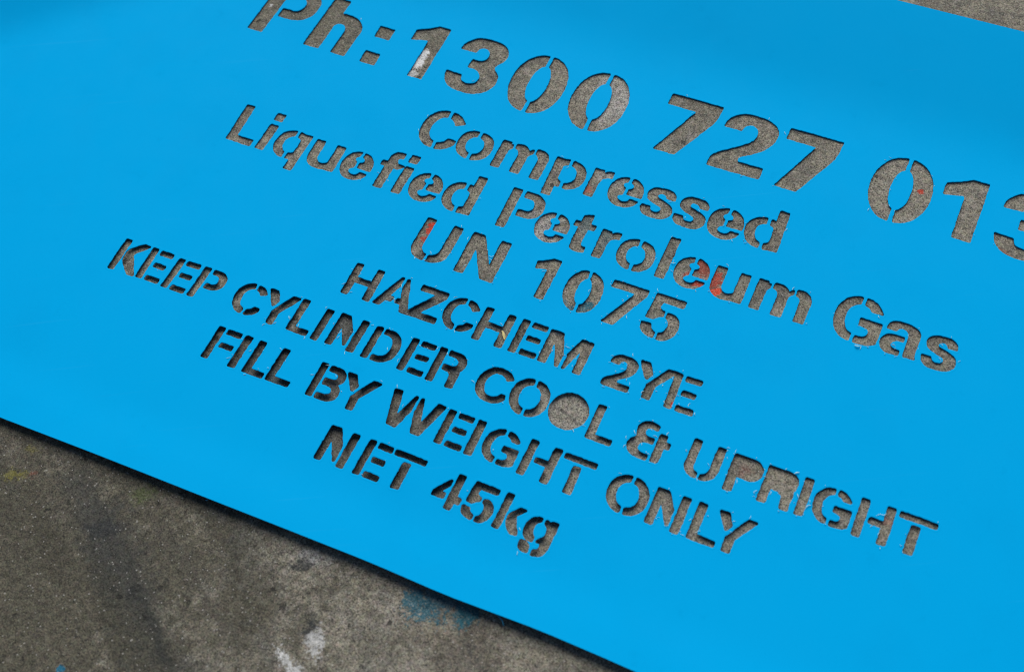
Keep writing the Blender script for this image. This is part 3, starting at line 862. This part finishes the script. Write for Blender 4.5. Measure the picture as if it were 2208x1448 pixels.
for (px, py, rx, ry, an, soft_, wear, k, c) in [
        (932, 488, 12, 14, 0, 0.12, 1.2, 1, RED), (924, 505, 12, 20, 0, 0.15, 1.6, 0.95, RED), (912, 516, 10, 12, 0, 0.2, 2.5, 0.7, RED),
        (1520, 575, 20, 24, 0, 0.12, 1.2, 0.8, (0.26, 0.04, 0.02)), (1502, 612, 18, 13, 0, 0.12, 1.4, 0.85, RED), (1542, 606, 10, 22, 0, 0.15, 2.2, 0.8, (0.36, 0.035, 0.015)),
        (1478, 592, 8, 8, 0, 0.3, 3.0, 0.5, RED), (1545, 632, 16, 8, 0, 0.2, 2.5, 0.9, (0.65, 0.06, 0.02)),
        (1605, 1010, 17, 10, 0, 0.4, 4.0, 0.32, (0.22, 0.05, 0.03)), (1450, 867, 7, 6, 0, 0.2, 2.0, 0.9, RED), (1267, 408, 11, 11, 0, 0.3, 2.4, 0.6, (0.35, 0.06, 0.03)),
        (1992, 412, 7, 5, 0, 0.2, 1.5, 0.9, RED), (1917, 1128, 6, 8, 0, 0.4, 3.0, 0.3, (0.3, 0.05, 0.03)), (2160, 560, 10, 16, 0, 0.5, 2.0, 0.5, (0.3, 0.10, 0.04)),
        (907, 128, 17, 28, -15, 0.12, 0.9, 0.98, WHT), (888, 158, 16, 9, 0, 0.2, 2.2, 0.6, WHT), (580, 17, 4.5, 4.5, 0, 0.2, 0.3, 0.6, WHT),
        (678, 1380, 12, 19, 0, 0.4, 5.0, 0.6, WHT), (674, 1350, 8, 20, 0, 0.4, 3.0, 0.8, BLK), (614, 1425, 10, 18, 20, 0.4, 5.0, 0.75, WHT), (636, 1450, 12, 13, 0, 0.3, 3.6, 0.7, WHT),
        (1262, 655, 11, 12, 0, 0.15, 1.2, 0.9, TEAL), (1240, 668, 20, 10, 0, 0.3, 2.6, 0.7, TEAL), (1222, 652, 8, 7, 0, 0.3, 2.5, 0.6, TEAL),
        (1270, 490, 18, 22, 0, 0.5, 2.0, 0.35, TEAL), (1308, 520, 16, 24, 0, 0.5, 2.4, 0.4, TEAL), (1205, 722, 8, 8, 0, 0.5, 2.0, 0.35, TEAL),
        (600, 815, 16, 20, 0, 0.6, 2.0, 0.5, (0.0, 0.07, 0.10)), (1895, 940, 12, 10, 0, 0.6, 2.0, 0.3, TEAL),
        (924, 1312, 34, 22, 0, 0.2, 4.2, 0.8, TEAL), (892, 1290, 20, 20, 0, 0.15, 2.4, 0.8, TEAL), (1010, 1318, 22, 24, -12, 0.2, 2.2, 0.85, (0.0, 0.095, 0.13)), (960, 1290, 60, 12, -20, 0.3, 2.8, 0.6, TEAL),
        (132, 1442, 8, 7, 0, 0.2, 1.0, 0.9, (0.0, 0.14, 0.24)), (38, 1018, 15, 7, 20, 0.5, 5.0, 0.35, YEL), (68, 1015, 7, 6, 0, 0.5, 4.0, 0.4, (0.22, 0.06, 0.03)),
        (305, 1062, 20, 12, 20, 0.5, 4.0, 0.4, GRN), (75, 972, 14, 6, 0, 0.5, 4.0, 0.22, YEL), (650, 1225, 28, 9, 0, 0.3, 2.4, 0.8, BLK),
        (210, 1140, 30, 14, 10, 0.4, 2.4, 0.6, BLK), (1150, 1100, 12, 12, 0, 0.4, 2.4, 0.4, BLK), (2110, 40, 12, 4, 0, 0.4, 1.0, 0.5, (0.2, 0.08, 0.04))]:
    d = dist(px, py, rx, ry, an)
    s = d < np.minimum(ed[:, 0], 3.2)
    pt[s] = [*c, k]
    ed[s] = np.stack([d[s], np.full(s.sum(), wear * 1.4 + 0.5), np.full(s.sum(), soft_)], 1)
zone_ = ss(1.5 - dist(230, 1170, 380, 220, -55))
fade = ss(np.minimum(np.minimum(PX - FX0, FX1 - PX), np.minimum(PY - FY0, FY1 - PY)) / 0.02)
PZ = (fbm(PX, PY, 45, 3, 500) * 0.0003 + fbm(PX, PY, 240, 2, 600) * 0.0003) * fade
fverts = np.column_stack([PX, PY, PZ])
S_ = 15.0
extra = np.array([(-S_, -S_, 0), (S_, -S_, 0), (S_, S_, 0), (-S_, S_, 0)])
nv = len(fverts)
fi = (np.arange(ny_ - 1)[:, None] * nx_ + np.arange(nx_ - 1)[None, :]).ravel()
quads = np.column_stack([fi, fi + 1, fi + nx_ + 1, fi + nx_])
c00, c10, c11, c01 = 0, nx_ - 1, nx_ * ny_ - 1, nx_ * (ny_ - 1)
quads = np.vstack([quads, [[nv, nv + 1, c10, c00], [nv + 1, nv + 2, c11, c10], [nv + 2, nv + 3, c01, c11], [nv + 3, nv, c00, c01]]])
fm = bpy.data.meshes.new('concrete_floor')
allv = np.vstack([fverts, extra]).astype(np.float32)
fm.vertices.add(len(allv))
fm.vertices.foreach_set('co', allv.ravel())
fm.loops.add(quads.size)
fm.loops.foreach_set('vertex_index', quads.ravel().astype(np.int32))
fm.polygons.add(len(quads))
fm.polygons.foreach_set('loop_start', (np.arange(len(quads)) * 4).astype(np.int32))
fm.update(calc_edges=True)
def attr(name, arr):
    full = np.zeros((len(allv), 4), np.float32)
    full[:nv, :arr.shape[1]] = arr
    if name == 'paint_edge': full[nv:] = [4, 1, 0.2, 1]
    a_ = fm.color_attributes.new(name, 'FLOAT_COLOR', 'POINT')
    a_.data.foreach_set('color', full.ravel())
attr('stain', st)
attr('paint', pt)
attr('paint_edge', np.column_stack([ed, np.ones(len(ed))]))
za_ = fm.attributes.new('drag_zone', 'FLOAT', 'POINT')
za_.data.foreach_set('value', np.concatenate([zone_, np.zeros(4)]).astype(np.float32))
fm.shade_smooth()
floor = link('concrete_floor', fm, mc)
tag(floor, 'worn grey brown concrete floor with paint spots and dark stains', kind='structure')

# ------------------------------------------------------------------ swarf left by the cutter
ms, _, ps = mat('pale_swarf')
ps.inputs['Base Color'].default_value = (0.55, 0.85, 0.85, 1)
ps.inputs['Roughness'].default_value = 0.4
ps.inputs['Specular IOR Level'].default_value = 0.5
md, _, pd = mat('blue_swarf')
pd.inputs['Base Color'].default_value = (0.02, 0.33, 0.60, 1)
pd.inputs['Roughness'].default_value = 0.4


def tube(pts, r, V_, F_):
    s0 = len(V_)
    n_ = len(pts)
    for i, p in enumerate(pts):
        a = pts[max(i - 1, 0)]
        b = pts[min(i + 1, n_ - 1)]
        t = (b - a).normalized()
        u = t.cross(Vector((0, 0, 1)))
        u = u.normalized() if u.length > 1e-6 else Vector((1, 0, 0))
        w_ = t.cross(u)
        rr = r * (1 - 0.75 * abs(2 * i / (n_ - 1) - 1) ** 2)
        for q in range(4):
            V_.append(tuple(p + (u * math.cos(q * PI / 2) + w_ * math.sin(q * PI / 2)) * rr))
    for i in range(n_ - 1):
        for q in range(4):
            F_.append((s0 + 4 * i + q, s0 + 4 * i + (q + 1) % 4, s0 + 4 * i + 4 + (q + 1) % 4, s0 + 4 * i + 4 + q))
    F_.append(tuple(s0 + q for q in (3, 2, 1, 0)))
    F_.append(tuple(s0 + 4 * (n_ - 1) + q for q in range(4)))


def curl(x, y, ang, length, bend, lift, n_=7, base=None):
    """a short curved hair rising from the sheet"""
    pts = []
    px_, py_ = x, y
    for i in range(n_):
        t = i / (n_ - 1)
        z = (surf(px_, py_) if base is None else base) + 0.00012 + lift * math.sin(t * 2.4)
        pts.append(Vector((float(px_), float(py_), float(z))))
        ang += bend / n_
        px_ += math.cos(ang) * length / n_
        py_ += math.sin(ang) * length / n_
    return pts


# where the photograph shows much swarf: photograph x, y, reach in pixels, weight
ZONES = [(900, 640, 160, 1.0), (1500, 560, 220, 0.8), (1420, 830, 130, 1.6), (1240, 760, 110, 1.2), (1760, 1060, 240, 1.3), (1930, 740, 140, 0.7),
         (1960, 430, 150, 0.6), (700, 690, 190, 0.5), (480, 770, 150, 0.5), (1390, 960, 90, 0.7), (1560, 1120, 150, 0.5), (1010, 540, 100, 0.7), (1640, 460, 80, 0.6)]
zx, zy = pick([z[0] for z in ZONES], [z[1] for z in ZONES])
Vs, Fs = [], []
rnd = random.Random(11)
count = 0
for L in edge_loops:
    ln = np.hypot(*(L - np.roll(L, -1, 0)).T)
    for i in range(len(L)):
        p, q = L[i], L[(i + 1) % len(L)]
        wgt = 0.10
        for k_, z in enumerate(ZONES):
            d = math.hypot(p[0] - zx[k_], p[1] - zy[k_]) / (z[2] * 0.0003)
            wgt += z[3] * math.exp(-d * d)
        if rnd.random() > wgt * ln[i] * 46: continue
        t = q - p
        t = t / (np.hypot(*t) + 1e-12)
        nrm = np.array([t[1], -t[0]])   # away from the hole
        a = math.atan2(nrm[1], nrm[0]) + rnd.uniform(-1.4, 1.4)
        x, y = p + nrm * rnd.uniform(-0.0003, 0.0012)
        le = rnd.choice([0.0008, 0.0012, 0.0016, 0.0024, 0.0032])
        tube(curl(x, y, a, le, rnd.uniform(-2.2, 2.2), rnd.uniform(0.0001, 0.0006)), rnd.uniform(0.00012, 0.00021), Vs, Fs)
        count += 1
print('swarf', count)
sm = bpy.data.meshes.new('cutting_burrs')
sm.from_pydata(Vs, [], Fs)
burrs = link('cutting_burrs', sm, ms, sheet)
tag(burrs, kind='stuff')


def shaving(pix, label, r=0.00014, material=None, z=None, lifts=None):
    xs_, ys_ = pick([p[0] for p in pix], [p[1] for p in pix], z)
    pts = []
    P = spline([(a, b, 1) if k in (0, len(xs_) - 1) else (a, b) for k, (a, b) in enumerate(zip(xs_, ys_))], 5)
    # open curve: drop the closing run
    Q = []
    for p in P:
        Q.append(p)
        if np.hypot(p[0] - xs_[-1], p[1] - ys_[-1]) < 1e-9: break
    for k, p in enumerate(Q):
        t = k / (len(Q) - 1)
        zz = (surf(p[0], p[1]) if z is None else z) + r + (0.0006 * math.sin(t * PI) if lifts is None else lifts * t)
        pts.append(Vector((float(p[0]), float(p[1]), float(zz))))
    base = pts[0].copy()
    v_, f_ = [], []
    tube([p - base for p in pts], r, v_, f_)
    m_ = bpy.data.meshes.new('plastic_shaving')
    m_.from_pydata(v_, [], f_)
    m_.shade_smooth()
    o = link('plastic_shaving', m_, material or ms)
    o.location = base
    return tag(o, label, 'shaving', 'curled shavings of cut plastic')


shaving([(1065, 1322), (1074, 1328), (1083, 1338), (1086, 1349)], 'long thin blue shaving sticking out from under the lower edge of the stencil', 0.00022, md, 0.003)
shaving([(452, 1073), (450, 1077), (445, 1079), (445, 1074)], 'tiny blue hooked shaving in the dark gap at the lower left edge', 0.0002, md, 0.003)
shaving([(1735, 1098), (1741, 1091), (1750, 1089)], 'pale shaving between the letters I and G of the word UPRIGHT', 0.00024)
shaving([(1719, 1064), (1720, 1069), (1722, 1075)], 'small pale shaving beside the top of the I in UPRIGHT', 0.0002)
shaving([(1054, 552), (1060, 555), (1066, 551)], 'pale curved shaving in the notch of the letter N in UN', 0.0002)
shaving([(998, 577), (1003, 573), (1010, 570)], 'pale shaving crossing the left foot of the letter N in UN', 0.0002)
shaving([(1712, 1022), (1718, 1020), (1724, 1019)], 'short broad pale shaving above the right shoulder of the R in UPRIGHT', 0.0004)
shaving([(1446, 567), (1452, 569), (1457, 567)], 'pale shaving between the letters l and e of the word Petroleum', 0.0003)
shaving([(1888, 1112), (1897, 1109), (1906, 1111), (1912, 1106)], 'thin pale shaving arching over the crossbar of the H in UPRIGHT', 0.00018)

shaving([(1842, 745), (1848, 748), (1856, 747)], 'broad white shaving just under the left foot of the letter G in Gas', 0.0005)
shaving([(1928, 770), (1934, 768)], 'short white shaving under the bowl of the letter a in Gas', 0.0004)

# yellow flake on the concrete inside the second H of HAZCHEM
mf, _, pf = mat('yellow_flake')
pf.inputs['Base Color'].default_value = (0.62, 0.50, 0.19, 1)
pf.inputs['Roughness'].default_value = 0.6
fx_, fy_ = pick([1081.5, 1085, 1088.5, 1090, 1089, 1086, 1084, 1083], [713, 714.5, 720, 727, 733, 731, 725, 719], 0.0006)
c0 = (fx_.mean(), fy_.mean())
bmf = bmesh.new()
tv = [bmf.verts.new((x - c0[0], y - c0[1], 0.0010 + 0.0004 * math.sin(k * 1.3))) for k, (x, y) in enumerate(zip(fx_, fy_))]
cv = bmf.verts.new((0, 0, 0.0015))
bv = [bmf.verts.new((v_.co.x, v_.co.y, v_.co.z - 0.0004)) for v_ in tv]
for k in range(8):
    bmf.faces.new((tv[(k + 1) % 8], tv[k], cv))
    bmf.faces.new((tv[k], tv[(k + 1) % 8], bv[(k + 1) % 8], bv[k]))
bmf.faces.new(bv)
bmesh.ops.recalc_face_normals(bmf, faces=bmf.faces)
fl = bpy.data.meshes.new('yellow_flake')
bmf.to_mesh(fl)
flake = link('yellow_flake', fl, mf)
flake.location = (c0[0], c0[1], 0)
tag(flake, 'small pale yellow flake lying on the concrete inside the second H of HAZCHEM', 'flake')
print('done', round(time.time() - T0, 1))
